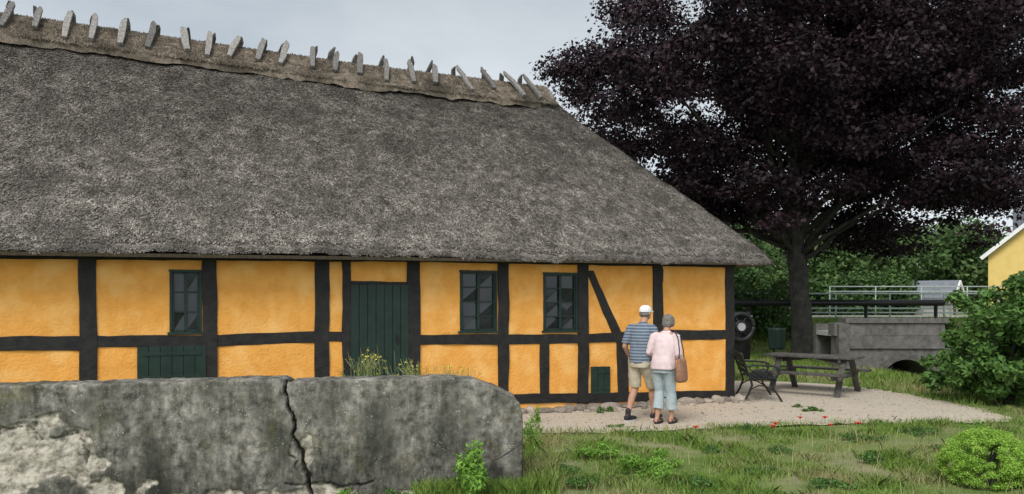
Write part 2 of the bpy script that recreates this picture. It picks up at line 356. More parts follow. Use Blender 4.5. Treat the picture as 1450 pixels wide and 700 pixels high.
def weed(name,px,py,R,h,nl,size,m,D=None):
    p=G(px,py) if D is None else W(px,py,D)
    e=empty(name,(p[0],p[1],0))
    C=[]
    for k in range(9):
        an=random.uniform(0,6.28); r=random.uniform(0,R); C.append([math.cos(an)*r,math.sin(an)*r*.7,random.uniform(.2,1)*h*(1-.5*r/R),R*.33,R*.3,h*.28])
    leaves('foliage',C,nl,size,m,.6,e,.4)
    a=Acc()
    for c in C: a.tube([[0,0,0],[c[0]*.5,c[1]*.5,c[2]*.7],c[:3]],.004,4)
    a.obj('stems',m,e)
for (px,py,R,h,n) in [(840,652,.28,.22,1900),(912,676,.36,.24,3000),(935,662,.25,.18,1400),(752,640,.18,.45,900),(760,600,.12,.25,400),(1240,655,.25,.12,900),(1150,583,.2,.08,600),(1130,578,.12,.06,250),(865,584,.12,.1,300),(850,586,.08,.12,150),(1060,612,.15,.1,300),(1300,615,.3,.14,900),(1385,612,.25,.16,700),(1010,640,.2,.08,400),(880,606,.2,.05,300),(790,668,.3,.12,700),(1180,690,.3,.08,700),(1110,640,.3,.07,500),(1340,640,.3,.1,600),(980,690,.25,.1,600),(1230,625,.3,.12,600),(820,690,.3,.1,700),(1060,670,.35,.07,700)]:
    weed('weed_plant',px,py,R,h,n,.035,M_leafL if h>.15 else M_leafM)
weed('weed_plant',668,708,.27,.46,1300,.06,M_leafL)
weed('weed_plant',490,712,.15,.12,250,.04,M_leafL)
weed('weed_plant',560,712,.22,.12,300,.04,M_leafM)
weed('weed_plant',250,715,.12,.1,120,.04,M_leafL)
M_fl=mat('yellow_flowers',(.6,.5,.05),(.7,.6,.1),5,.7,0); M_dry=mat('dry_stalks',(.16,.19,.06),(.30,.30,.12),5,.8,0,island=.3)
e=empty('wildflower_clump',(0,0,0)); a=Acc(); fl=[];lf=[]
for k in range(135):
    c_=random.choices([0,1,2,3],[5,3,4,3])[0]
    px=[random.gauss(522,14),random.gauss(582,9),random.gauss(640,22),random.uniform(485,690)][c_]; D=random.uniform(8.4,9.6)
    top=[496,506,514,522][c_]+abs(random.gauss(0,15))*1.0
    if random.random()<.08 and c_==0: top-=14
    x=(px-725)/F*D; zt=CH-(top-HY)/F*D; lx=random.uniform(-.10,.10)
    a.tube([[x-lx,D,0],[x-lx*.3,D,zt*.6],[x,D,zt*.88],[x+lx*.6,D,zt]],[.004,.003,.0025,.002],3)
    for _ in range(random.randint(0,3)):
        b_=random.uniform(.03,.10)*random.choice([-1,1]); a.tube([[x,D,zt*.85],[x+b_,D+random.uniform(-.04,.04),zt*random.uniform(.9,1.0)]],.002,3)
        if random.random()<.6: fl.append([x+b_,D,zt*.97,.02,.02,.012])
    if random.random()<.7: lf.append([x,D,zt*random.uniform(.7,.85),.06,.05,.08])
    if random.random()<.5: lf.append([x-lx*.3,D,zt*.62,.08,.07,.10])
a.obj('stalks',M_dry,e); leaves('flowers',fl,600,.015,M_fl,1,e,.9); leaves('leaves',lf,3200,.04,M_leafM,.3,e,.25)
a=Acc(); q=[W(690,690,6.95),W(688,668,6.9),W(700,652,6.9),W(722,640,7.0),W(738,628,7.1)]; a.tube(sub(q,4,.003),.006,5); a.obj('bramble_stem',M_bark)
M_pop=mat('poppy_red',(.70,.035,.015),(.85,.07,.02),5,.6,0,transl=.3)
for px,py in [(1094,606),(1168,600),(1176,604),(1133,596),(1098,611),(1215,606),(985,612)]:
    p=G(px,py+12); sc=random.uniform(.6,1.0); hh=random.uniform(.10,.2); e=empty('poppy_flower',p); a=Acc(); a.tube([[0,0,0],[.01,0,hh*.6],[0,0,hh]],.002,4); a.obj('stem',M_leafM,e)
    a=Acc()
    for k in range(6):
        t=k*1.047; c,s_=math.cos(t)*sc,math.sin(t)*sc; a.add([[0,0,hh],[.035*c-.022*s_,.035*s_+.022*c,hh+.022],[.048*c,.048*s_,hh+.04],[.035*c+.022*s_,.035*s_-.022*c,hh+.022]],[(0,1,2,3)])
    a.obj('petals',M_pop,e)
# ---------------------------------------------------------------- HOUSE
house=empty('thatched_half_timbered_house',(CX,CY,0),A)
SL=-19.0; DEP=6.6
def rect(px0,py0,px1,py1,v=0):
    s0,_=S(px0,py0,v); s1,_=S(px1,py0,v)
    pm=(px0+px1)/2; _,zt=S(pm,py0,v); _,zb=S(pm,py1,v); return s0,s1,zb,zt
wins=[rect(240,382,286,474),rect(651,383,704,472),rect(769,386,818,471)]
ss=set(np.round(np.arange(SL,0.001,.07),3)); zs=set(np.round(np.arange(0.0,2.62,.07),3))
sl=sorted(ss|{w[0] for w in wins}|{w[1] for w in wins}|{0.0}); zl=sorted(zs|{w[2] for w in wins}|{w[3] for w in wins})
Sg_,Zg_=np.meshgrid(sl,zl,indexing='ij')
Yw=.014*fbm(np.stack([Sg_*1.1,Sg_*0,Zg_*1.5],-1),3,11)+.012*fbm(np.stack([Sg_*4,Sg_*0+2,Zg_*6],-1),3,12)
V=np.stack([Sg_,Yw,Zg_],-1).reshape(-1,3);Fc=[]
nz=len(zl)
for i in range(len(sl)-1):
    for j in range(nz-1):
        cs,cz=(sl[i]+sl[i+1])/2,(zl[j]+zl[j+1])/2
        if any(w[0]<cs<w[1] and w[2]<cz<w[3] for w in wins): continue
        Fc.append((i*nz+j,(i+1)*nz+j,(i+1)*nz+j+1,i*nz+j+1))
mesh_np('front_wall',V,Fc,M_plaster,house,True)
a=Acc(); a.box((-.1,DEP/2+.01,1.3),(.2,DEP-.02,2.6)); a.box((SL/2,DEP-.1,1.3),(-SL-.42,.2,2.6)); a.box((SL+.1,DEP/2+.01,1.3),(.2,DEP-.02,2.6)); a.obj('end_and_back_walls',M_plaster,house)
a=Acc(); a.box((SL/2,.9,1.2),(-SL-1,.02,2.4)); a.obj('room_shade_sheet',mat('dark_interior',(.02,.02,.02),(.03,.03,.03)),house)  # near-black sheet behind the windows; the room's shade is put into its colour
def timber(acc,q,v0=-.022,v1=.08,step=.12):
    c=[np.array(S(*p,v=v0)) for p in q]
    w=np.linalg.norm(c[1]-c[0]); h=np.linalg.norm(c[3]-c[0])
    nu=max(1,int(w/step)); nv=max(1,int(h/step))
    if w>h: nv=1
    else: nu=1
    Vt=[];
    idx={}
    def pt(i,j,b):
        key=(i,j,b)
        if key not in idx:
            u=i/nu;t=j/nv; p=(c[0]*(1-u)+c[1]*u)*(1-t)+(c[3]*(1-u)+c[2]*u)*t
            p=p+.020*np.array([float(fbm(np.array([p[0]*2.3,p[1]*2.3,1+i*.37 if nu==1 else 1]),3,21)),float(fbm(np.array([p[0]*2.3,p[1]*2.3,7+j*.5]),3,22))])
            idx[key]=len(Vt); Vt.append((p[0],(v0 if b==0 else v1)+(.006*math.sin(p[0]*9+p[1]*7) if b==0 else 0),p[1]))
        return idx[key]
    Fs=[]
    for i in range(nu):
        for j in range(nv): Fs.append((pt(i,j,0),pt(i,j+1,0),pt(i+1,j+1,0),pt(i+1,j,0)))
    for i in range(nu):
        Fs.append((pt(i,0,0),pt(i+1,0,0),pt(i+1,0,1),pt(i,0,1))); Fs.append((pt(i,nv,0),pt(i,nv,1),pt(i+1,nv,1),pt(i+1,nv,0)))
    for j in range(nv):
        Fs.append((pt(0,j,0),pt(0,j,1),pt(0,j+1,1),pt(0,j+1,0))); Fs.append((pt(nu,j,0),pt(nu,j+1,0),pt(nu,j+1,1),pt(nu,j,1)))
    acc.add(Vt,Fs)
a=Acc()
def post(x0,x1,yt,yb,dx=0,v0=-.026): timber(a,[(x0,yt),(x1,yt),(x1+dx,yb),(x0+dx,yb)],v0)
post(111,136,340,600,1); post(286,307,340,600,2); post(445,466,345,600,1); post(484,496,350,596,2); post(577,595,350,596,1)
post(706,721,352,580,0); post(819,834,354,572,0); post(925,939,356,566,1); post(1028,1040,358,566,0)
post(765,778,487,570,0,-.024); post(874,889,470,566,2,-.024)
post(-60,-38,340,610); post(-240,-215,340,620)
def hb(x0,y0,x1,y1,t0,t1,v0=-.018): timber(a,[(x0,y0),(x1,y1),(x1,y1+t1),(x0,y0+t0)],v0)
hb(-500,478,122,477,20,20); hb(122,476,296,475,16,16); hb(296,475,455,469,16,16,-.017); hb(455,470,490,470,14,14); hb(586,474,713,473,14,15)
hb(713,474,826,473,14,13); hb(826,473,932,469,13,13,-.017); hb(932,468,1034,467,14,14)
hb(720,559,1041,553,14,13,-.032)
hb(-500,600,720,561,20,14,-.032)
hb(-500,343,560,354,20,17,-.034); hb(559,354,1042,366,17,13,-.033)
hb(490,398,586,400,5,5,-.015)
timber(a,[(831,384),(841,384),(882,474),(868,474)],-.015)
timber(a,[(936,381),(940,381),(940,400),(936,400)],-.012)
for dv in (1.6,3.3,5.0,6.5): a.box((.005,dv,1.3),(.06,.17,2.5))
a.box((.008,DEP/2,1.15),(.06,DEP-.1,.16)); a.box((.01,DEP/2,.12),(.07,DEP-.06,.17))
a.obj('timber_frame',M_timber,house,False,.006)
def window(name,r,cols,rows,fr=.035):
    s0,s1,z0,z1=r; a=Acc(); e=bpy.data.objects.new(name,None); col.objects.link(e); e.parent=house
    v=-.012; d=.07
    a.box(((s0+s1)/2,v+d/2,z1-fr/2),(s1-s0+.02,d,fr)); a.box(((s0+s1)/2,v+d/2-.01,z0+fr/2),(s1-s0+.05,d+.02,fr))
    a.box((s0+fr/2,v+d/2+.002,(z0+z1)/2),(fr,d,z1-z0-2*fr)); a.box((s1-fr/2,v+d/2+.002,(z0+z1)/2),(fr,d,z1-z0-2*fr))
    iw=s1-s0-2*fr; ih=z1-z0-2*fr
    for k in range(1,cols):
        cc=s0+fr+iw*k/cols; wd=.045 if (k*2==cols) else .018; a.box((cc,v+.038,(z0+z1)/2),(wd,.04,ih))
    for k in range(1,rows): a.box(((s0+s1)/2,v+.042,z0+fr+ih*k/rows),(iw,.034,.02))
    for cc in (s0+fr+.012,s1-fr-.012): a.box((cc,v+.037,(z0+z1)/2),(.024,.038,ih))
    a.box(((s0+s1)/2,v+.036,z1-fr-.012),(iw,.036,.024)); a.box(((s0+s1)/2,v+.036,z0+fr+.015),(iw,.036,.03))
    a.obj('frame',M_green,e,False,.003)
    g=Acc()
    for k in range(cols):
        for q in range(rows):
            x0=s0+fr+iw*k/cols; x1=x0+iw/cols; za=z0+fr+ih*q/rows; zb=za+ih/rows; t=rng.normal(0,.004,4)
            g.add([(x0,.045+t[0],za),(x1,.045+t[1],za),(x1,.045+t[2],zb),(x0,.045+t[3],zb)],[(0,1,2,3)])
    g.obj('panes',M_glass,e)
window('window_small',wins[0],2,3); window('window',wins[1],2,4); window('window',wins[2],2,4)
def boards(name,r,n,v=-.02,hinges=True,zb=None):
    s0,s1,z0,z1=r
    if zb is not None: z0=zb
    a=Acc(); w=(s1-s0)/n
    for k in range(n): a.box((s0+w*(k+.5),v+random.uniform(-.003,.003),(z0+z1)/2),(w-.006,.03,z1-z0-random.uniform(0,.01)))
    a.box(((s0+s1)/2,v+.012,(z0+z1)/2),(s1-s0-.02,.01,z1-z0-.02))
    if hinges:
        for z in (z0+(z1-z0)*.2,z0+(z1-z0)*.8): a.box(((s0+s1)/2,v-.019,z),((s1-s0)*.85,.01,.045))
    a.obj(name,M_green,house,False,.003)
boards('door',rect(496,403,578,545),7,hinges=False,zb=.1)
boards('lower_hatch',rect(194,490,292,545),6)
boards('small_hatch',rect(836,519,863,558),3)
a=Acc(); s0,z0=S(562,480); a.box((s0,-.045,z0),(.03,.03,.12)); a.obj('door_latch',M_black,house)
ico=bmesh.new(); bmesh.ops.create_icosphere(ico,subdivisions=2,radius=1); IV=np.array([v.co[:] for v in ico.verts]); IF=[tuple(v.index for v in f.verts) for f in ico.faces]; ico.free()
a=Acc(); s_=-12
while s_<.15:
    w=random.choice([random.uniform(.06,.12),random.uniform(.12,.26)]); h=random.uniform(.05,.115)
    a.add((IV*(1+.35*fbm(IV*1.7+s_,2)[:,None]))*[w,.16,h]+[s_+w,-.03+random.uniform(-.06,.05),.03],IF); s_+=w*1.75
for k in range(40):
    w=random.uniform(.02,.07); a.add((IV*(1+.35*fbm(IV*1.7+k,2)[:,None]))*[w,w,w*.6]+[random.uniform(-4.5,.6),random.uniform(-.4,-.14),.02],IF)
a.obj('foundation_stones',M_stone,house,False)
# roof
EV=.45
sR,zRe=S(1096,373,-EV); sl_,zLe=S(0,357,-EV)
rs,_=S(765,130,3.3)
def ze(s): return np.interp(s,[SL,sl_,sR],[zLe-.03,zLe,zRe])
def rid(s): return np.interp(s,[-12,-6,-2.2,2],[6.24,6.10,6.1,6.1])
def roofz(s,v):
    e=ze(s); r=rid(s)
    vm=DEP/2; tf=(r-e)/(vm+EV)
    f=e+(v+EV)*tf; b=e+(DEP+EV-v)*tf; tH=(6.1-zRe)/(sR-rs+.05)
    hp=e+(sR-s)*tH; hl=e+(s-(SL-.5))*tH
    k=.16
    def smin(a,b): h=np.clip(.5+.5*(b-a)/k,0,1); return b*(1-h)+a*h-k*h*(1-h)
    return smin(smin(f,b),smin(hp,hl))
def rn(s,v): return fbm(np.stack([s*.9,v*.9,s*0],-1),4,31)*.09+fbm(np.stack([s*7,v*5,s*0],-1),3,41)*.045
sg=np.concatenate([np.arange(SL-.5,-12,.2),np.arange(-12,sR,.045),[sR]]); vg=np.concatenate([np.arange(-EV,3.6,.045),np.arange(3.6,DEP+EV,.2),[DEP+EV]])
Sg,Vg=np.meshgrid(sg,vg,indexing='ij'); Zg=roofz(Sg,Vg)
edge=np.minimum.reduce([Vg+EV,sR-Sg,DEP+EV-Vg,Sg-(SL-.5)])
Zr=Zg+rn(Sg,Vg)+.10*np.sqrt(np.clip(edge/.06,0,1))
nv=len(vg); ns=len(sg)
Vg2=Vg.copy()
Vg2[:,0]+= .02*fbm(np.stack([sg*6,sg*0,sg*0],-1),3,5)
V=np.stack([Sg,Vg2,Zr],-1).reshape(-1,3)
ii,jj=np.meshgrid(np.arange(ns-1),np.arange(nv-1),indexing='ij'); q=(ii*nv+jj).ravel()
mesh_np('thatch_roof',V,np.stack([q,q+nv,q+nv+1,q+1],1),M_thatch,house,True)
per=[(sg[i],-EV) for i in range(0,ns,3)]+[(sR,v) for v in vg[::3]]+[(s_,DEP+EV) for s_ in sg[::-6]]+[(SL-.5,v) for v in vg[::-4]]
n=len(per); V=[];Fc=[]
cxm,cym=(SL)/2,DEP/2
for (s_,v) in per: V.append((s_,v,float(ze(s_))+.01))
for (s_,v) in per: V.append((s_+np.clip(cxm-s_,-.05,.05),v+np.clip(cym-v,-.05,.05),float(ze(s_))-.035))
for (s_,v) in per: V.append((s_+np.clip(cxm-s_,-.6,.6),v+np.clip(cym-v,-.6,.6),float(ze(s_))+.05))
for i in range(n):
    j=(i+1)%n; Fc.append((i,i+n,j+n,j)); Fc.append((i+n,i+2*n,j+2*n,j+n))
mesh_np('eave_underside',V,Fc,mat('eave_thatch',(.10,.083,.065),(.2,.17,.14),30,1,.8,50,.02),house)
def straws(name,s,v,L,w,m,lift=.25):
    n=len(s); eps=.02
    z=roofz(s,v)+.10*np.sqrt(np.clip(np.minimum(v+EV,sR-s)/.06,0,1))+rn(s,v)
    gs=(roofz(s+eps,v)-roofz(s-eps,v))/(2*eps); gv=(roofz(s,v+eps)-roofz(s,v-eps))/(2*eps)
    nrm=np.stack([-gs,-gv,np.ones(n)],-1); nrm/=np.linalg.norm(nrm,axis=1,keepdims=True)
    dn=np.stack([-gs,-gv,-(gs**2+gv**2)],-1); dn/=np.linalg.norm(dn,axis=1,keepdims=True)+1e-9
    sd=np.cross(nrm,dn); 
    d=dn+sd*rng.normal(0,.35,(n,1))+nrm*rng.uniform(0,lift,(n,1)); d/=np.linalg.norm(d,axis=1,keepdims=True)
    c=np.stack([s,v,z],-1)+nrm*.004; LL=L*rng.uniform(.5,1.3,(n,1)); ww=w*rng.uniform(.6,1.4,(n,1))
    V=np.stack([c-sd*ww-d*LL*.4,c+sd*ww-d*LL*.4,c+sd*ww*.8+d*LL*.6,c-sd*ww*.8+d*LL*.6],1)
    mesh_np(name,V.reshape(-1,3),np.arange(n*4).reshape(n,4),m,house)
n=220000
s_=rng.uniform(-12.5,sR,n); v_=rng.uniform(-EV,3.25,n); k=(sR-s_)>(-.05+(v_+EV)*.72)
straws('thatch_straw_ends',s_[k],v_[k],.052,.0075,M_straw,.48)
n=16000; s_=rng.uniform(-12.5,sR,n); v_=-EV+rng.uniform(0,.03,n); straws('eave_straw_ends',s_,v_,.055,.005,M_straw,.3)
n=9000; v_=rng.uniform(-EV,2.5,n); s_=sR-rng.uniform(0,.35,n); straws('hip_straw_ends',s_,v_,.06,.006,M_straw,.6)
# ridge cap
EX=.62
def capz(r,t,ext): return r+.14-ext*.95*(np.sqrt(t*t+.03)-math.sqrt(.03))
sr=np.arange(SL+2.5,rs+.16,.06); prof=np.linspace(-1,1,41); V=[];m=len(prof)
for s_ in sr:
    r=float(rid(s_)); en=1-.35*max(0,(s_-rs+.25)/.4); 
    for p in prof:
        t=abs(p); ext=EX*en*(1+.12*float(fbm(np.array([s_*3,np.sign(p)*2,1.0]),3,51)))
        vv=3.3+np.sign(p)*t*ext; zz=capz(r,t,ext)+.05*float(fbm(np.array([s_*5,p*6,3.0]),3,52))
        if t>.96: zz-=.10
        V.append((s_,vv,zz-(.08 if s_>rs+.08 else 0)))
Fc=[(i*m+k,i*m+k+1,(i+1)*m+k+1,(i+1)*m+k) for i in range(len(sr)-1) for k in range(m-1)]
Fc.append(tuple((len(sr)-1)*m+k for k in range(m)))
mesh_np('ridge_cap',V,Fc,M_ridge,house,True)
n=30000; s_=rng.uniform(-12.8,rs+.12,n); p=rng.uniform(-1,.3,n); r=rid(s_); t=np.abs(p); vv=3.3+p*EX; zz=capz(r,t,EX)+.005
ang=rng.normal(0,.9,n)+np.where(rng.random(n)<.3,0,1.57); L=rng.uniform(.04,.12,n); w=.005
ang=np.where(rng.random(n)<.6,rng.normal(0,.5,n),ang)
slope=-np.sign(p)*.95
d=np.stack([np.sin(ang),np.cos(ang)*.7,np.cos(ang)*.7*slope+rng.uniform(-.1,.3,n)],-1)*L[:,None]
sd=np.stack([np.cos(ang)*w,-np.sin(ang)*w*.7,-np.sin(ang)*w*.7*slope],-1)
c=np.stack([s_,vv,zz+.01],-1); V=np.stack([c-d/2-sd,c-d/2+sd,c+d/2+sd,c+d/2-sd],1)
mesh_np('ridge_straw',V.reshape(-1,3),np.arange(n*4).reshape(n,4),M_ridge,house)
a=Acc()
pegs=[-60,-22,18,57,99,136,176,217,260,297,336,371,404,441,475,509,545,579,614,648,684,716,742]
for i,px in enumerate(pegs):
    s0,_=S(px,60,3.3); r=float(rid(s0)); tl=.012+random.gauss(0,.014)
    if 300<px<620: tl=.05+random.gauss(0,.016)
    if px>=620: tl=-(px-620)*.0006+random.gauss(0,.02)
    for sgn in (-1,1):
        up=random.uniform(.03,.13) if sgn<0 else random.uniform(.05,.15); dn_=random.uniform(.44,.58); o_=s0+(.0 if sgn<0 else random.uniform(.04,.07)*random.choice([-1,1]))
        # front board: lies steeply over the outer slope of the ridge cap
        bot=np.array([o_-tl*2.4,3.3+sgn*dn_,float(capz(r,dn_/EX,EX))+.07])
        cross=np.array([o_,3.3+sgn*.09,r+.27])
        dd=cross-bot; dd/=np.linalg.norm(dd); top=cross+dd*(up+.06)
        wd=random.uniform(.040,.056); d=dd; L=np.linalg.norm(top-bot); side=np.array([1,0,0])-d*d[0]; side/=np.linalg.norm(side); nr=np.cross(side,d)
        Vt=[]
        tip=random.uniform(-.6,.6)
        for f,wf,tf,of in ((0,.75,1,0),(.3,1,1,0),(.6,1.05,1,0),(.88,.9,.9,0),(1,.3,.5,tip)):
            cpt=bot+d*L*f+rng.normal(0,.007,3)+side*wd*of
            for sx,sy in((-1,-1),(1,-1),(1,1),(-1,1)): Vt.append(cpt+side*sx*wd*wf+nr*sy*.026*tf)
        Fs=[(b*4+k,b*4+(k+1)%4,(b+1)*4+(k+1)%4,(b+1)*4+k) for b in range(4) for k in range(4)]+[(3,2,1,0),(16,17,18,19)]
        a.add(Vt,Fs)
a.obj('ridge_saddle_boards',M_oak,house)
# ---------------------------------------------------------------- concrete wall
PL=np.array([(-140-725)/F*6.55,6.55]); PR=np.array([(736-725)/F*7.38,7.38]); dv=PR-PL; LW=np.linalg.norm(dv); dv/=LW; nv_=np.array([dv[1],-dv[0]])
def wl(px,py):
    X=(px-725)/F; t=(X*PL[1]-PL[0])/(dv[0]-X*dv[1]); D=PL[1]+t*dv[1]; return t,CH-(py-HY)/F*D
ls=np.arange(0,LW+.006,.0125); ls[-1]=LW
tops=np.interp(ls,*zip(*[wl(x,y) for x,y in [(-140,550),(0,548),(200,543),(400,537),(405,538),(409,541),(418,540),(640,535),(672,539),(700,548),(718,556),(729,563),(734,572)]]))
tops=tops+.010*fbm(np.stack([ls*4,ls*0,ls*0],-1),3,61)+.008*fbm(np.stack([ls*22,ls*0,ls*0],-1),3,62)
nfr=92; TH=.34
crk=[np.array([wl(x,y) for x,y in c]) for c in [[(408,535),(404,552),(407,575),(414,590),(416,612),(428,640),(427,660),(436,678),(440,705)],[(52,590),(48,620),(55,640)],[(416,612),(410,640),(420,668)],[(400,690),(430,684),(480,690),(530,680)],[(-20,612),(30,606),(60,622),(110,612),(128,640),(118,662)]]]
def segd(px,pz,C):
    d=np.full(px.shape,9.0)
    for a0,b0 in zip(C[:-1],C[1:]):
        e=b0-a0; t=np.clip(((px-a0[0])*e[0]+(pz-a0[1])*e[1])/(e@e),0,1); d=np.minimum(d,np.hypot(px-a0[0]-t*e[0],pz-a0[1]-t*e[1]))
    return d
c=np.arange(nfr)/(nfr-1)
Lg,Cg=np.meshgrid(ls,c,indexing='ij'); Zf=-.1+(tops[:,None]+.1)*Cg
wob=fbm(np.stack([Lg*9,Zf*9,Lg*0],-1),4,71)*.06
D1=segd(Lg+wob*.5,Zf+wob*.5,crk[0]); wid=.012+.010*np.clip(1-Zf,0,1)
cr=np.clip((1-D1/wid)*1.6,0,1); 
for C_,w_ in ((crk[1],.008),(crk[2],.010),(crk[3],.012),(crk[4],.009)): cr=np.maximum(cr,.5*np.clip(1-segd(Lg+wob,Zf+wob,C_)/w_,0,1))
def blob(px,py,rx,rz):
    l,z=wl(px,py); return 1-np.hypot((Lg-l)/rx,(Zf-z)/rz)
nzs=fbm(np.stack([Lg*5,Zf*8,Lg*0],-1),5,81)
sp=np.maximum.reduce([blob(60,652,.42,.26),blob(-60,640,.4,.3),blob(5,690,.5,.28),blob(150,692,.30,.12),blob(455,694,.28,.10),blob(432,640,.05,.15),blob(330,706,.6,.07),blob(600,704,.4,.06)])+nzs*1.3
sp=np.clip(sp*8,0,1)
rim=np.clip(1-np.abs(sp-.5)*2,0,1)
terr=np.round(fbm(np.stack([Lg*4,Zf*9,Lg*0+3],-1),4,85)*7)/7
dep=-.022*sp+terr*sp*.028-.09*cr+fbm(np.stack([Lg*1.5,Zf*1.5,Lg*0],-1),3,91)*.014+fbm(np.stack([Lg*40,Zf*40,Lg*0],-1),2,92)*(.004+.007*sp)
dep-=.012*np.clip((Cg-.985)/.015,0,1)**2
Vf=np.stack([PL[0]+dv[0]*Lg+nv_[0]*dep,PL[1]+dv[1]*Lg+nv_[1]*dep,Zf],-1)
ntop=14; ct=(np.arange(ntop)+1)/ntop
Lt,Ct=np.meshgrid(ls,ct,indexing='ij'); dt=-(.014+Ct*(TH-.014))
zt=tops[:,None]+.012*np.sin(Ct*3.14)+fbm(np.stack([Lt*8,dt*8,Lt*0],-1),3,93)*.018
D1t=np.clip(1-np.abs(Lt-np.interp(dt,[-TH,0],[crk[0][0][0]+.03,crk[0][0][0]])-.01)/.02,0,1); zt-=.10*D1t
Vt=np.stack([PL[0]+dv[0]*Lt+nv_[0]*dt,PL[1]+dv[1]*Lt+nv_[1]*dt,zt],-1)
Vb=Vt[:,-1:,:].copy(); Vb[:,:,2]=-.1
V=np.concatenate([Vf,Vt,Vb],1); m=V.shape[1]; nl=len(ls)
ii,jj=np.meshgrid(np.arange(nl-1),np.arange(m-1),indexing='ij'); q=(ii*m+jj).ravel(); Fq=np.stack([q,q+m,q+m+1,q+1],1)
spall=np.concatenate([sp,np.zeros((nl,ntop+1))],1).ravel(); crack=np.concatenate([np.maximum(cr,rim*.4),D1t,np.zeros((nl,1))],1).ravel()
wallp=empty('old_concrete_wall')
mesh_np('wall_body',V.reshape(-1,3),Fq,M_conc,wallp,True,{'spall':spall,'crack':crack})
ring=V[-1]; cc=ring.mean(0); nr=len(ring); Ve=[];Fe=[]
K=8
for k in range(K+1):
    f=1-k/K*.98; b=cc+(ring-cc)*f; b[:,:2]+=dv*(.03*math.sin(min(1,k/3)*1.57)); b=b+ (rng.normal(0,.003,b.shape) if 0<k else 0); Ve.append(b)
for k in range(K):
    for j in range(nr): Fe.append((k*nr+j,k*nr+(j+1)%nr,(k+1)*nr+(j+1)%nr,(k+1)*nr+j))
Fe.append(tuple(K*nr+j for j in range(nr)))
mesh_np('wall_end',np.concatenate(Ve),Fe,M_conc,wallp,True)
# ---------------------------------------------------------------- furniture
pt=empty('picnic_table',(*W(1150,0,15.3)[:2],0),math.radians(-40))
a=Acc()
for k in range(5): a.box((0,-.31+k*.155,.72),(1.75,.14,.04))
for sy in(-1,1):
    for k in range(2): a.box((0,sy*(.66+k*.145),.43),(1.75,.135,.04))
for sx in(-.62,.62):
    a.box((sx+.003,0,.675),(.045,.72,.09)); a.box((sx+.002,0,.37),(.045,1.56,.1))
    for sy in(-1,1): a.beam((sx+.048,sy*.22,.70),(sx+.048,sy*.66,.0),.045,.11,(1,0,0))
    a.beam((sx*.95,0,.62),(sx*.15,0,.69),.05,.07)
a.obj('planks_and_legs',M_tablew,pt,False,.006)
bp_=W(1060,0,14.35); be=empty('garden_bench',(bp_[0],bp_[1],0),math.radians(-8))
a=Acc()
Lb=1.15
for k in range(5): a.box((.02+k*.085,0,.43-.004*abs(k-3)),(.07,Lb,.025))
for k in range(4): a.box((-.10-.03*k,0,.53+k*.10),(.022,Lb,.075),Matrix.Rotation(-.25,3,'Y'))
a.obj('slats',M_black,be,False,.004)
a=Acc()
for y in (-Lb/2+.06,Lb/2-.06):
    a.tube(sub([(-.16,y,.0),(-.08,y,.14),(-.02,y,.3),(-.06,y,.45),(-.14,y,.65),(-.22,y,.88)],4,0),.02,8)
    a.tube(sub([(.50,y,.0),(.43,y,.12),(.33,y,.26),(.38,y,.40),(.44,y,.52),(.40,y,.62)],4,0),.018,8)
    a.tube(sub([(-.13,y,.62),(.0,y,.655),(.2,y,.65),(.36,y,.64),(.46,y,.60),(.45,y,.55),(.40,y,.56)],4,0),.018,8)
    a.tube([(-.04,y,.40),(.2,y,.405),(.38,y,.40)],.016,8)
    a.tube(sub([(-.05,y,.22),(.1,y,.30),(.22,y,.28),(.40,y,.18)],4,0),.012,8)
    th=np.linspace(0,2*np.pi,14); a.tube([(.17+.07*math.cos(t),y,.52+.07*math.sin(t)) for t in th],.01,6)
a.obj('cast_iron_ends',M_black,be,True)
mp_=W(1049,463,17.2); e=empty('iron_pulley_wheel',mp_,math.radians(10)); a=Acc()
th=np.linspace(0,2*np.pi,33)
for r,t in((.29,.05),(.12,.03)): a.tube([(r*math.cos(x_),0,r*math.sin(x_)) for x_ in th],t,10)
for k in range(6): t=k*math.pi/3; a.tube([(0,0,0),(.27*math.cos(t),0,.27*math.sin(t))],.018,6)
a.box((0,.12,-.2),(.5,.12,1.06)); a.obj('rim_and_spokes',M_black,e,True)
a=Acc(); a.tube([(0,-.05,0),(0,.05,0)],.09,20); a.obj('hub',mat('worn_steel',(.25,.25,.25),(.4,.4,.4)),e)
p=W(1100,0,23.5); e=empty('litter_bin',(p[0],p[1],0)); a=Acc(); a.tube([(0,0,.35),(0,0,.4),(0,0,.95),(0,0,1.0)],[.2,.23,.26,.24],16); a.tube([(0,.24,0),(0,.24,1.1)],.03,8); a.obj('bin_body',M_green,e)
# bridge
br=empty('stone_arch_bridge'); a=Acc()
M_bst=mat('bridge_granite',(.085,.08,.073),(.16,.15,.138),7,.9,.5,18,.02,island=.12)
x0=W(1200,0,20.5)[0]; x1=W(1338,0,20.5)[0]; y=20.5
def Bz(py): return CH-(py-HY)/F*20.5
zt,zm=Bz(451),Bz(494)
rows=2; hgt=(zt-.12-zm)/rows
for r_ in range(rows):
    x=x0-(.35 if r_%2 else 0)
    while x<x1:
        w=min(random.uniform(.8,1.2),x1-x); a.box((x+w/2,y+.2,zm+hgt*(r_+.5)),(w-.006,.4+random.uniform(-.006,.006),hgt-.006),None,.002); x+=w
a.box(((x0+x1)/2,y+.2,zt-.06),(x1-x0+.12,.52,.12)); a.box(((x0+x1)/2,y+.22,(zt+zm)/2-.06),(x1-x0-.04,.36,zt-zm-.1))
a.box((x0-.12,y+.15,.45),(.3,.5,1.5),None,.01)
cxa=W(1285,0,20.5)[0]; ra=.75; n=18
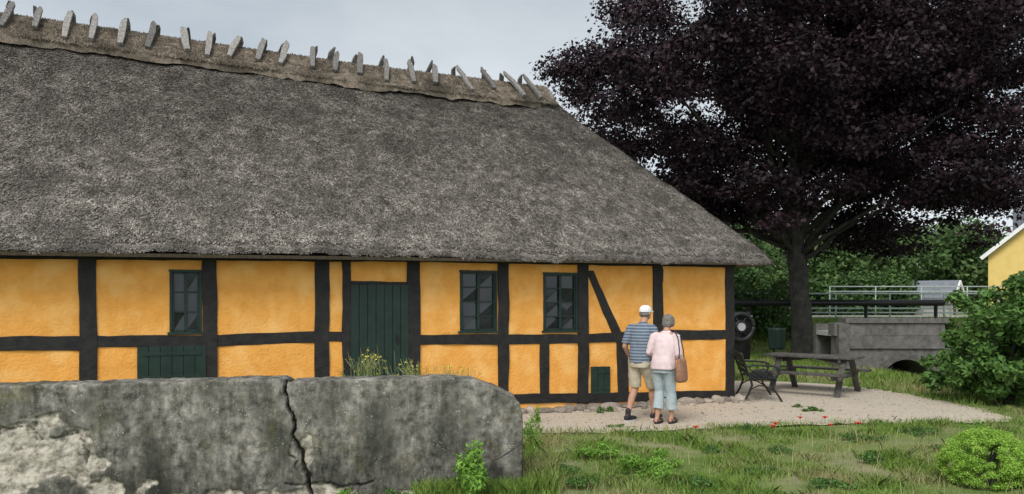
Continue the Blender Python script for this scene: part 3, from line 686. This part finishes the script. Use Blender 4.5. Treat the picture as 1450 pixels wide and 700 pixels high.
for k in range(n):
    t0=math.pi*k/n; t1=math.pi*(k+1)/n
    a.add([(cxa+ra*math.cos(t0),y+.05,-.6+ra*1.15*math.sin(t0)),(cxa+ra*math.cos(t1),y+.05,-.6+ra*1.15*math.sin(t1)),(cxa+(ra+.18)*math.cos(t1),y+.02,-.6+(ra*1.15+.16)*math.sin(t1)),(cxa+(ra+.18)*math.cos(t0),y+.02,-.6+(ra*1.15+.16)*math.sin(t0)),
     (cxa+ra*math.cos(t0),y+2,-.6+ra*1.15*math.sin(t0)),(cxa+ra*math.cos(t1),y+2,-.6+ra*1.15*math.sin(t1))],[(0,1,2,3),(0,4,5,1)])
    xa,xb=cxa+(ra+.17)*math.cos(t1),cxa+(ra+.17)*math.cos(t0); za,zb=-.6+(ra*1.15+.15)*math.sin(t1),-.6+(ra*1.15+.15)*math.sin(t0)
    a.add([(xa,y+.06,za),(xb,y+.06,zb),(xb,y+.06,zm),(xa,y+.06,zm)],[(0,1,2,3)])
a.box(((x0+cxa-ra-.17)/2,y+.2,zm/2-.3),(cxa-ra-.17-x0,.28,zm+.6)); a.box(((x1+.6+cxa+ra+.17)/2,y+.2,zm/2-.3),(x1+.6-cxa-ra-.17,.28,zm+.6))
a.box(((x0+x1)/2,y+2.2,.35),(x1-x0,.2,1.6))
a.obj('masonry',M_bst,br)
a=Acc(); a.box(((x0+x1)/2,y+1.25,.9),(x1-x0,1.7,.12)); a.obj('deck',M_asph,br)
mesh_np('stream_water',[(10.3,17.5,-.62),(13.2,17.5,-.62),(13.2,29,-.62),(10.3,29,-.62)],[(0,1,2,3)],mat('dark_water',(.01,.014,.01),(.02,.025,.015),2,.08,.2,6,.02,spec=.5))
a=Acc(); a.tube([W(1030,429,26),W(1180,429,26),W(1336,429,26)],.105,14)
for px in(1060,1226,1325): p=W(px,429,26); a.tube([(p[0],p[1],-.2),(p[0],p[1],p[2])],.06,8)
a.obj('iron_sluice_pipe',M_black,None,True)
def railing(name,px0,px1,pys,D,post=1.9,r=.03):
    a=Acc(); p0=W(px0,0,D);p1=W(px1,0,D)
    zs_=[CH-(py-HY)/F*D for py in pys]
    for z in zs_: a.tube([(p0[0],D,z),(p1[0],D,z)],r,8)
    x=p0[0]
    while x<=p1[0]: a.tube([(x,D,.9),(x,D,max(zs_))],r*1.1,8); x+=post
    a.obj(name,M_rail,None,True)
railing('railing',1030,1425,(416,437,443),33,2.3,.033)
railing('railing',1175,1440,(406,413),39,2.3,.03)
mesh_np('road',[(6,33.6,1.115),(70,33.6,1.115),(70,38.5,1.115),(6,38.5,1.115)],[(0,1,2,3)],M_asph)
def gable_house(name,px,D,wd,dp,zw,zr,mw,mr,rz,chim=False,base=1.0):
    p=W(px,0,D); e=empty(name,(p[0],p[1],0),rz)
    a=Acc(); h=wd/2
    a.add([(-h,0,base),(h,0,base),(h,0,zw),(0,0,zr),(-h,0,zw),(-h,dp,base),(h,dp,base),(h,dp,zw),(0,dp,zr),(-h,dp,zw)],[(0,1,2,3,4),(5,9,8,7,6),(0,4,9,5),(1,6,7,2)]); a.obj('walls',mw,e)
    a=Acc(); o=.3; sl=(zr-zw)/h
    for sg_ in(-1,1):
        a.add([(0,-o,zr+.05),(sg_*(h+o),-o,zw-o*sl+.05),(sg_*(h+o),dp+o,zw-o*sl+.05),(0,dp+o,zr+.05),(0,-o,zr+.2),(sg_*(h+o),-o,zw-o*sl+.2),(sg_*(h+o),dp+o,zw-o*sl+.2),(0,dp+o,zr+.2)],[(4,5,6,7),(0,1,2,3),(1,2,6,5)])
    a.obj('roof',mr,e)
    a=Acc()
    for sg_ in(-1,1): a.beam((sg_*.02,-o-.03,zr+.1),(sg_*(h+o),-o-.03,zw-o*sl+.1),.06,.2)
    a.obj('barge_boards',M_white,e)
    if chim: a=Acc(); a.box((-1.7,1.1,6.0),(.85,.85,2.5)); a.box((-1.7,1.1,7.2),(.95,.95,.12)); a.obj('chimney',M_roofg,e)
    a=Acc(); a.box((-.0,-.02,zw-.9),(.9,.06,1.1)); a.obj('window_frame',M_white,e); a=Acc(); a.box((0,-.06,zw-.9),(.7,.02,.9)); a.obj('window_pane',M_glass,e)
gable_house('yellow_house',1496,42,6.4,9,4.4,7.1,M_yel2,M_roofg,math.radians(-42),True)
gable_house('garden_shed',1350,41.5,2.4,2.2,2.0,2.75,M_asph,M_roofg,math.radians(50))
# ---------------------------------------------------------------- PEOPLE
def sph(c,r): return (IV*np.array(r)+np.array(c,float),IF)
def chain(pts,rad,step=.02):
    out=[]
    for (p,q),(r0,r1) in zip(zip(pts[:-1],pts[1:]),zip(rad[:-1],rad[1:])):
        p=np.array(p,float);q=np.array(q,float); r0=np.array(r0)*np.ones(3); r1=np.array(r1)*np.ones(3); n=max(2,int(np.linalg.norm(q-p)/step)+1)
        for k in range(n+1): t=k/n; out.append(sph(p+(q-p)*t,r0+(r1-r0)*t))
    return out
def loft(rings,n=24):
    V=[];m=len(rings)
    for (c,rx,ry) in rings:
        for k in range(n): t=2*math.pi*k/n; V.append((c[0]+rx*math.cos(t),c[1]+ry*math.sin(t),c[2]))
    Fc=[(i*n+k,i*n+(k+1)%n,(i+1)*n+(k+1)%n,(i+1)*n+k) for i in range(m-1) for k in range(n)]
    up=rings[-1][0][2]>rings[0][0][2]
    Fc.append(tuple(range(n))[::-1]);Fc.append(tuple((m-1)*n+k for k in range(n)))
    if not up: Fc=[f[::-1] for f in Fc]
    return (np.array(V),Fc)
def frus(pts,rad,n=18):
    a=Acc(); a.tube(pts,np.array(rad),n); return (np.concatenate(a.V),a.F)
def hand(wr,d,inw,s=1.0):
    d=np.array(d,float);d/=np.linalg.norm(d); t=np.array(inw,float); t-=d*(t@d); t/=np.linalg.norm(t); nrm=np.cross(d,t)
    wr=np.array(wr,float); P=[]
    P+=chain([wr,wr+d*.045*s],[.024,.026]); 
    for o in(-.026,-.009,.009,.026): P+=chain([wr+d*.03,wr+d*.085*s+t*o],[.015,.0125],.012)
    for o,L in((.027,.066),(.009,.074),(-.009,.069),(-.027,.053)):
        b=wr+d*.085*s+t*o; c1=b+d*L*.5; c2=c1+(d*.8+nrm*.6)*L*.32; c3=c2+(d*.4+nrm*.9)*L*.22
        P+=chain([b,c1,c2,c3],[.0098,.0088,.0082,.0075],.007)
    b=wr+d*.03+t*.02; P+=chain([b,b+t*.03+d*.03,b+t*.035+d*.062+nrm*.012],[.013,.0105,.009],.008)
    return P
def remesh(name,prims,vox,sm,m,parent,disp=0,seed=0):
    a=Acc()
    for v,f in prims: a.add(v,f)
    o=mesh_np(name+'_t',np.concatenate(a.V),a.F)
    r=o.modifiers.new('r','REMESH'); r.mode='VOXEL'; r.voxel_size=vox; r.use_smooth_shade=True
    if sm: s_=o.modifiers.new('s','SMOOTH'); s_.factor=.5; s_.iterations=sm
    dg=bpy.context.evaluated_depsgraph_get(); me=bpy.data.meshes.new_from_object(o.evaluated_get(dg))
    bpy.data.objects.remove(o)
    if disp:
        n=len(me.vertices); co=np.empty(n*3,np.float32); me.vertices.foreach_get('co',co); no=np.empty(n*3,np.float32); me.vertices.foreach_get('normal',no)
        co=co.reshape(-1,3); no=no.reshape(-1,3); f=fbm(co*np.array([9,9,4])+seed,3,seed)+.5*fbm(co*np.array([20,20,14])+seed,2,seed+3)
        co+=no*f[:,None]*disp; me.vertices.foreach_set('co',co.ravel())
    me.name=name; me.materials.clear(); me.materials.append(m); me.polygons.foreach_set('use_smooth',np.ones(len(me.polygons),bool))
    ob=bpy.data.objects.new(name,me); col.objects.link(ob); ob.parent=parent; return ob
M_skin=mat('skin',(.38,.20,.13),(.46,.26,.18),6,.6,.1,30,.002)
M_grey=mat('grey_hair',(.10,.092,.085),(.23,.21,.19),60,.8,.8,90,.01,stretch=(1,1,.25))
M_capw=mat('white_cap',(.68,.68,.66),(.76,.76,.74),10,.8,.1)
M_khaki=mat('khaki_cotton',(.40,.34,.25),(.48,.42,.32),14,.9,.4,60,.004)
M_pink=mat('pink_cardigan',(.62,.48,.48),(.70,.56,.56),12,.95,.5,90,.004)
M_ltblue=mat('light_blue_trousers',(.32,.38,.40),(.40,.46,.48),10,.9,.4,50,.004)
M_bag=mat('tan_leather',(.22,.10,.06),(.36,.19,.12),9,.6,.3,30,.004)
M_shoe=mat('dark_shoe',(.012,.013,.018),(.03,.03,.035),12,.6,.2)
M_sole=mat('pale_sole',(.5,.5,.5),(.6,.6,.6),5,.7,0)
M_str=mat('striped_polo',(.2,.25,.3),(.24,.3,.36),10,.9,.3,60,.004)
nt=M_str.node_tree;N_=nt.nodes;L_=nt.links; tc=N_.new('ShaderNodeTexCoord'); sx=N_.new('ShaderNodeSeparateXYZ'); L_.new(tc.outputs['Object'],sx.inputs[0])
mu=N_.new('ShaderNodeMath');mu.operation='MULTIPLY';mu.inputs[1].default_value=22; L_.new(sx.outputs[2],mu.inputs[0]); fr=N_.new('ShaderNodeMath');fr.operation='FRACT';L_.new(mu.outputs[0],fr.inputs[0])
rr=N_.new('ShaderNodeValToRGB'); rr.color_ramp.interpolation='CONSTANT'; el=rr.color_ramp.elements; el[0].color=(.08,.105,.15,1); el[0].position=0; el[1].position=.38; el[1].color=(.17,.21,.26,1); e3=el.new(.64); e3.color=(.30,.33,.36,1); e4=el.new(.78); e4.color=(.13,.165,.21,1)
L_.new(fr.outputs[0],rr.inputs[0]); L_.new(rr.outputs[0],N_['Principled BSDF'].inputs['Base Color'])
def foot(an,yaw=0,s=1.0):
    an=np.array(an,float); f=np.array([math.sin(yaw),math.cos(yaw),0])
    z0=.035
    heel=an+f*-.04; heel[2]=z0+.01; ball=an+f*.11; ball[2]=z0-.002; toe=an+f*.165; toe[2]=z0-.008
    return heel,ball,toe
pm=G(907,598); man=empty('elderly_man',(pm[0],pm[1]+.05,.012),math.radians(-42))
hipL,hipR=(-.09,0,.88),(.09,0,.88)
kL,aL=(-.10,.03,.49),(-.10,-.17,.10); kR,aR=(.09,.20,.50),(.08,.26,.09)
eL,wL=(-.255,-.02,1.10),(-.245,.13,.90); eR,wR=(.26,.06,1.11),(.20,.27,.98)
P=[]
P+=chain([(0,0,.92),(0,.02,1.08),(0,.045,1.28),(0,.06,1.36)],[(.155,.11,.1),(.15,.115,.1),(.165,.12,.1),(.13,.09,.07)],.04)
P+=chain([(-.17,.06,1.385),(.17,.06,1.385)],[.06,.06],.03)
P+=chain([(0,.075,1.42),(0,.13,1.53)],[.06,.055]); P+=[sph((0,.155,1.605),(.078,.097,.112)),sph((0,.195,1.555),(.055,.06,.055)),sph((0,.255,1.59),(.014,.02,.024)),sph((0,.247,1.62),(.05,.012,.012)),sph((0,.248,1.548),(.025,.01,.008)),sph((-.08,.145,1.595),(.012,.022,.033)),sph((.08,.145,1.595),(.012,.022,.033))]
for sh,el_,wr in(((-.19,.055,1.375),eL,wL),((.19,.055,1.375),eR,wR)): P+=chain([sh,el_,wr],[.055,.041,.027])
P+=hand(wL,(.0,.25,-1),(.3,1,.2)); P+=hand(wR,(-.1,.6,-.7),(-.6,.5,.2))
for hp,k_,an in((hipL,kL,aL),(hipR,kR,aR)):
    calf=(np.array(k_)*.65+np.array(an)*.35)+[0,-.02,0]; P+=chain([hp,k_,calf,an],[.085,.056,.055,.037]); h_,b_,t_=foot(an); P+=chain([an,h_],[.037,.034])+chain([h_,b_,t_],[.032,.034,.024])
remesh('body',P,.0065,4,M_skin,man)
R_=[loft([((0,.005,.86),.178,.135),((0,.01,.95),.178,.138),((0,.03,1.10),.175,.14),((0,.045,1.25),.185,.14),((0,.055,1.34),.195,.125),((0,.06,1.40),.17,.10),((0,.07,1.435),.10,.085),((0,.075,1.46),.07,.072)])]
R_+=chain([(-.175,.06,1.375),(.175,.06,1.375)],[.073,.073],.03)
for sh,el_ in(((-.19,.055,1.38),eL),((.19,.055,1.38),eR)):
    sh=np.array(sh);el_=np.array(el_); R_+=[frus([sh,sh+(el_-sh)*.4,sh+(el_-sh)*.86],[.07,.068,.066])]
R_+=[loft([((0,.08,1.42),.075,.08),((0,.085,1.475),.064,.068)])]
remesh('striped_polo_shirt',R_,.009,5,M_str,man,.016,3)
R_=[loft([((0,0,.80),.178,.13),((0,0,.90),.172,.13),((0,.01,.97),.16,.125)])]
for hp,k_ in((hipL,kL),(hipR,kR)):
    hp=np.array(hp);k_=np.array(k_); R_+=[frus([hp,hp+(k_-hp)*.5,hp+(k_-hp)*.98],[.10,.095,.092])]
    R_+=[sph(hp+(k_-hp)*.55+[np.sign(hp[0])*.085,0,0],(.02,.05,.07))]
remesh('khaki_shorts',R_,.009,4,M_khaki,man,.016,5)
for nm,an in(('left_shoe',aL),('right_shoe',aR)):
    h_,b_,t_=foot(an); up=np.array([0,0,.012])
    remesh(nm,chain([h_+up,b_+up,t_+up],[(.042,.045,.04),(.05,.05,.036),(.042,.05,.03)],.015)+chain([np.array(an)-[0,.005,.03],h_+up],[.045,.042]),.007,3,M_shoe,man)
    a=Acc(); 
    hl=loft([((an[0],an[1]+.06,.0),.048,.148),((an[0],an[1]+.06,.02),.05,.15)]); a.add(*hl); a.obj(nm+'_sole',M_sole,man)
remesh('socks',chain([(aL[0],aL[1]+.005,.16),aL],[.043,.043])+chain([(aR[0],aR[1],.16),aR],[.043,.043]),.007,2,M_shoe,man)
remesh('cap',[loft([((0,.15,1.615),.089,.11),((0,.15,1.66),.087,.108),((0,.15,1.69),.075,.093),((0,.15,1.71),.055,.07),((0,.15,1.722),.025,.035)]),sph((0,.265,1.625),(.068,.075,.010))],.006,3,M_capw,man)
remesh('hair',[sph((0,.125,1.585),(.083,.08,.05)),],.006,1,M_grey,man,.006,2)
a=Acc()
for sx in(-.032,.032): a.add(*sph((sx,.245,1.605),(.011,.008,.008)))
a.obj('eyes',M_black,man,True)
pw=G(941,602); wom=empty('elderly_woman',(pw[0]-.01,pw[1]+.03,.012),math.radians(-35))
hipL,hipR=(-.085,0,.82),(.085,0,.82); kL,aL=(-.085,.06,.46),(-.085,-.03,.09); kR,aR=(.08,.08,.46),(.08,.10,.085)
eL,wL=(-.235,.02,1.03),(-.20,.20,.90); eR,wR=(.235,.0,1.02),(.22,.16,.86)
P=[]
P+=chain([(0,0,.86),(0,.02,1.0),(0,.05,1.18),(0,.07,1.26)],[(.155,.115,.1),(.135,.105,.1),(.15,.11,.1),(.11,.08,.06)],.04)
P+=chain([(-.14,.07,1.28),(.14,.07,1.28)],[.052,.052],.03)
P+=chain([(0,.085,1.31),(0,.15,1.42)],[.052,.046]); P+=[sph((0,.19,1.485),(.072,.092,.105)),sph((0,.235,1.445),(.05,.055,.05)),sph((0,.285,1.475),(.012,.018,.02)),sph((0,.27,1.435),(.022,.01,.007)),sph((-.074,.18,1.475),(.01,.02,.028)),sph((.074,.18,1.475),(.01,.02,.028))]
for sh,el_,wr in(((-.165,.065,1.27),eL,wL),((.165,.065,1.27),eR,wR)): P+=chain([sh,el_,wr],[.048,.037,.025])
P+=hand(wL,(.1,.5,-.8),(.5,.6,.3),.9); P+=hand(wR,(.0,.3,-1),(-.3,1,.2),.9)
for hp,k_,an in((hipL,kL,aL),(hipR,kR,aR)):
    P+=chain([hp,k_,an],[.085,.055,.034]); h_,b_,t_=foot(an); P+=chain([an,h_],[.034,.03])+chain([h_,b_*.98+h_*.02,t_-[0,.02,0]],[.028,.03,.022])
remesh('body',P,.0065,4,M_skin,wom)
R_=[loft([((0,-.01,.80),.185,.15),((0,0,.90),.18,.15),((0,.02,1.0),.168,.135),((0,.05,1.15),.172,.132),((0,.06,1.23),.175,.115),((0,.075,1.29),.14,.09),((0,.085,1.325),.08,.07),((0,.10,1.35),.058,.058)])]
R_+=chain([(-.155,.07,1.27),(.155,.07,1.27)],[.063,.063],.03)
for sh,el_,wr in(((-.165,.065,1.275),eL,wL),((.165,.065,1.275),eR,wR)):
    sh=np.array(sh);el_=np.array(el_);wr=np.array(wr); R_+=[frus([sh,sh+(el_-sh)*.5,el_,el_+(wr-el_)*.5,el_+(wr-el_)*.8],[.062,.06,.054,.05,.046])]
    R_+=[sph(el_,(.054,.054,.054))]
remesh('pink_cardigan',R_,.009,5,M_pink,wom,.013,7)
R_=[loft([((0,0,.74),.168,.13),((0,0,.84),.165,.13),((0,.01,.92),.15,.12)])]
for hp,k_,an in((hipL,kL,aL),(hipR,kR,aR)):
    hp=np.array(hp);k_=np.array(k_);an=np.array(an); R_+=[frus([hp,hp+(k_-hp)*.5,k_,k_+(an-k_)*.68],[.098,.088,.076,.078])]; R_+=[sph(k_,(.075,.075,.07))]
remesh('capri_trousers',R_,.009,4,M_ltblue,wom,.016,9)
remesh('hair',[sph((0,.175,1.50),(.088,.098,.098)),sph((0,.13,1.45),(.078,.065,.07)),sph((-.055,.18,1.46),(.035,.06,.06)),sph((.055,.18,1.46),(.035,.06,.06))],.006,2,M_grey,wom,.014,4)
a=Acc()
for sx in(-.03,.03): a.add(*sph((sx,.272,1.49),(.011,.008,.008)))
a.obj('eyes',M_black,wom,True)
for nm,an in(('left_sandal',aL),('right_sandal',aR)):
    a=Acc(); a.add(*loft([((an[0],an[1]+.055,.0),.042,.13),((an[0],an[1]+.055,.024),.044,.132)]))
    for yy,zz,rr_ in((.12,.045,.042),(.05,.07,.042),(-.04,.055,.036)):
        a.tube([(an[0]+rr_*math.cos(t),an[1]+yy,.02+(zz)*math.sin(t)) for t in np.linspace(0,math.pi,9)],.008,6)
    a.obj(nm,M_shoe,wom)
bc=np.array([.27,.02,.79])
remesh('shoulder_bag',[loft([(bc+[0,0,-.17],.055,.12),(bc+[0,0,-.14],.07,.145),(bc+[0,0,.0],.065,.15),(bc+[0,0,.14],.045,.13),(bc+[0,0,.17],.03,.12)])],.009,4,M_bag,wom,.012,12)
a=Acc()
for yy in(-.10,.10): a.tube(sub([bc+[0,yy,.14],(.275,yy*.7+.0,1.08),(.245,.0+yy*.5,1.26),(.15,.05+yy*.1,1.362)],4,0),.008,6)
a.obj('bag_strap',M_shoe,wom,True)
# ---------------------------------------------------------------- camera, light, sky
cd=bpy.data.cameras.new('camera'); cam=bpy.data.objects.new('camera',cd); col.objects.link(cam); scene.camera=cam
cam.location=(0,0,CH); cam.rotation_euler=(math.radians(90),0,0); cd.sensor_width=36; cd.lens=36*F/1450; cd.shift_y=(HY-350)/1450; cd.clip_end=3000; cd.clip_start=.05
sun=bpy.data.lights.new('sun','SUN'); sun.energy=2.7; sun.angle=math.radians(26); sun.color=(1,.965,.91)
so=bpy.data.objects.new('sun',sun); col.objects.link(so)
el_,az=math.radians(48),math.radians(202)
dirv=Vector((math.sin(az)*math.cos(el_),math.cos(az)*math.cos(el_),math.sin(el_)))
so.rotation_euler=dirv.to_track_quat('Z','Y').to_euler()
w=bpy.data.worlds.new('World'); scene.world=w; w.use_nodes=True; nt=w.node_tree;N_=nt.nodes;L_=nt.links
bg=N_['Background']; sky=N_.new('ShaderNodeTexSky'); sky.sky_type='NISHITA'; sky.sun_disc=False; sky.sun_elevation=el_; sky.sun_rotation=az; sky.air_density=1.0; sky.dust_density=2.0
tc=N_.new('ShaderNodeTexCoord'); mp=N_.new('ShaderNodeMapping'); mp.inputs['Scale'].default_value=(1,1,2.6); L_.new(tc.outputs['Generated'],mp.inputs[0])
n=N_.new('ShaderNodeTexNoise'); n.inputs['Scale'].default_value=2.2; n.inputs['Detail'].default_value=7; n.inputs['Roughness'].default_value=.55; L_.new(mp.outputs[0],n.inputs['Vector'])
r=N_.new('ShaderNodeValToRGB'); e=r.color_ramp.elements; e[0].position=.32; e[0].color=(4.5,5.1,5.7,1); e[1].position=.68; e[1].color=(7.0,7.4,7.7,1); L_.new(n.outputs['Fac'],r.inputs[0])
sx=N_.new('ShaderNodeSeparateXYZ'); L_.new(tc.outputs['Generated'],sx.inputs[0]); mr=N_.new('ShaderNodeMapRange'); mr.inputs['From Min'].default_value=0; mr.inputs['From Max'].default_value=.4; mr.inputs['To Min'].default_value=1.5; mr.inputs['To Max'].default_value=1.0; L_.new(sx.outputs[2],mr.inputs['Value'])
m2=N_.new('ShaderNodeMapRange'); m2.inputs['From Min'].default_value=.1; m2.inputs['From Max'].default_value=-.8; m2.inputs['To Min'].default_value=1.0; m2.inputs['To Max'].default_value=2.0; L_.new(sx.outputs[1],m2.inputs['Value'])  # unseen sky behind the camera brightened to add soft fill light
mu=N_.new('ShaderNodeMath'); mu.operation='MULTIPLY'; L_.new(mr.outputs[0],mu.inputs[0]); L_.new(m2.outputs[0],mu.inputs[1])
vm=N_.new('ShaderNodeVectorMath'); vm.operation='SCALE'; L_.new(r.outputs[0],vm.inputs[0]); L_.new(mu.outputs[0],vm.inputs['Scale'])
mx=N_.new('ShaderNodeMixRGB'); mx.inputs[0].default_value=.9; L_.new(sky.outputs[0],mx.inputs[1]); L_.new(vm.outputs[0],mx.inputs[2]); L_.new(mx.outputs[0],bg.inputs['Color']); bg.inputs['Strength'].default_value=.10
scene.view_settings.view_transform='Standard'; scene.view_settings.look='None'; scene.view_settings.exposure=0
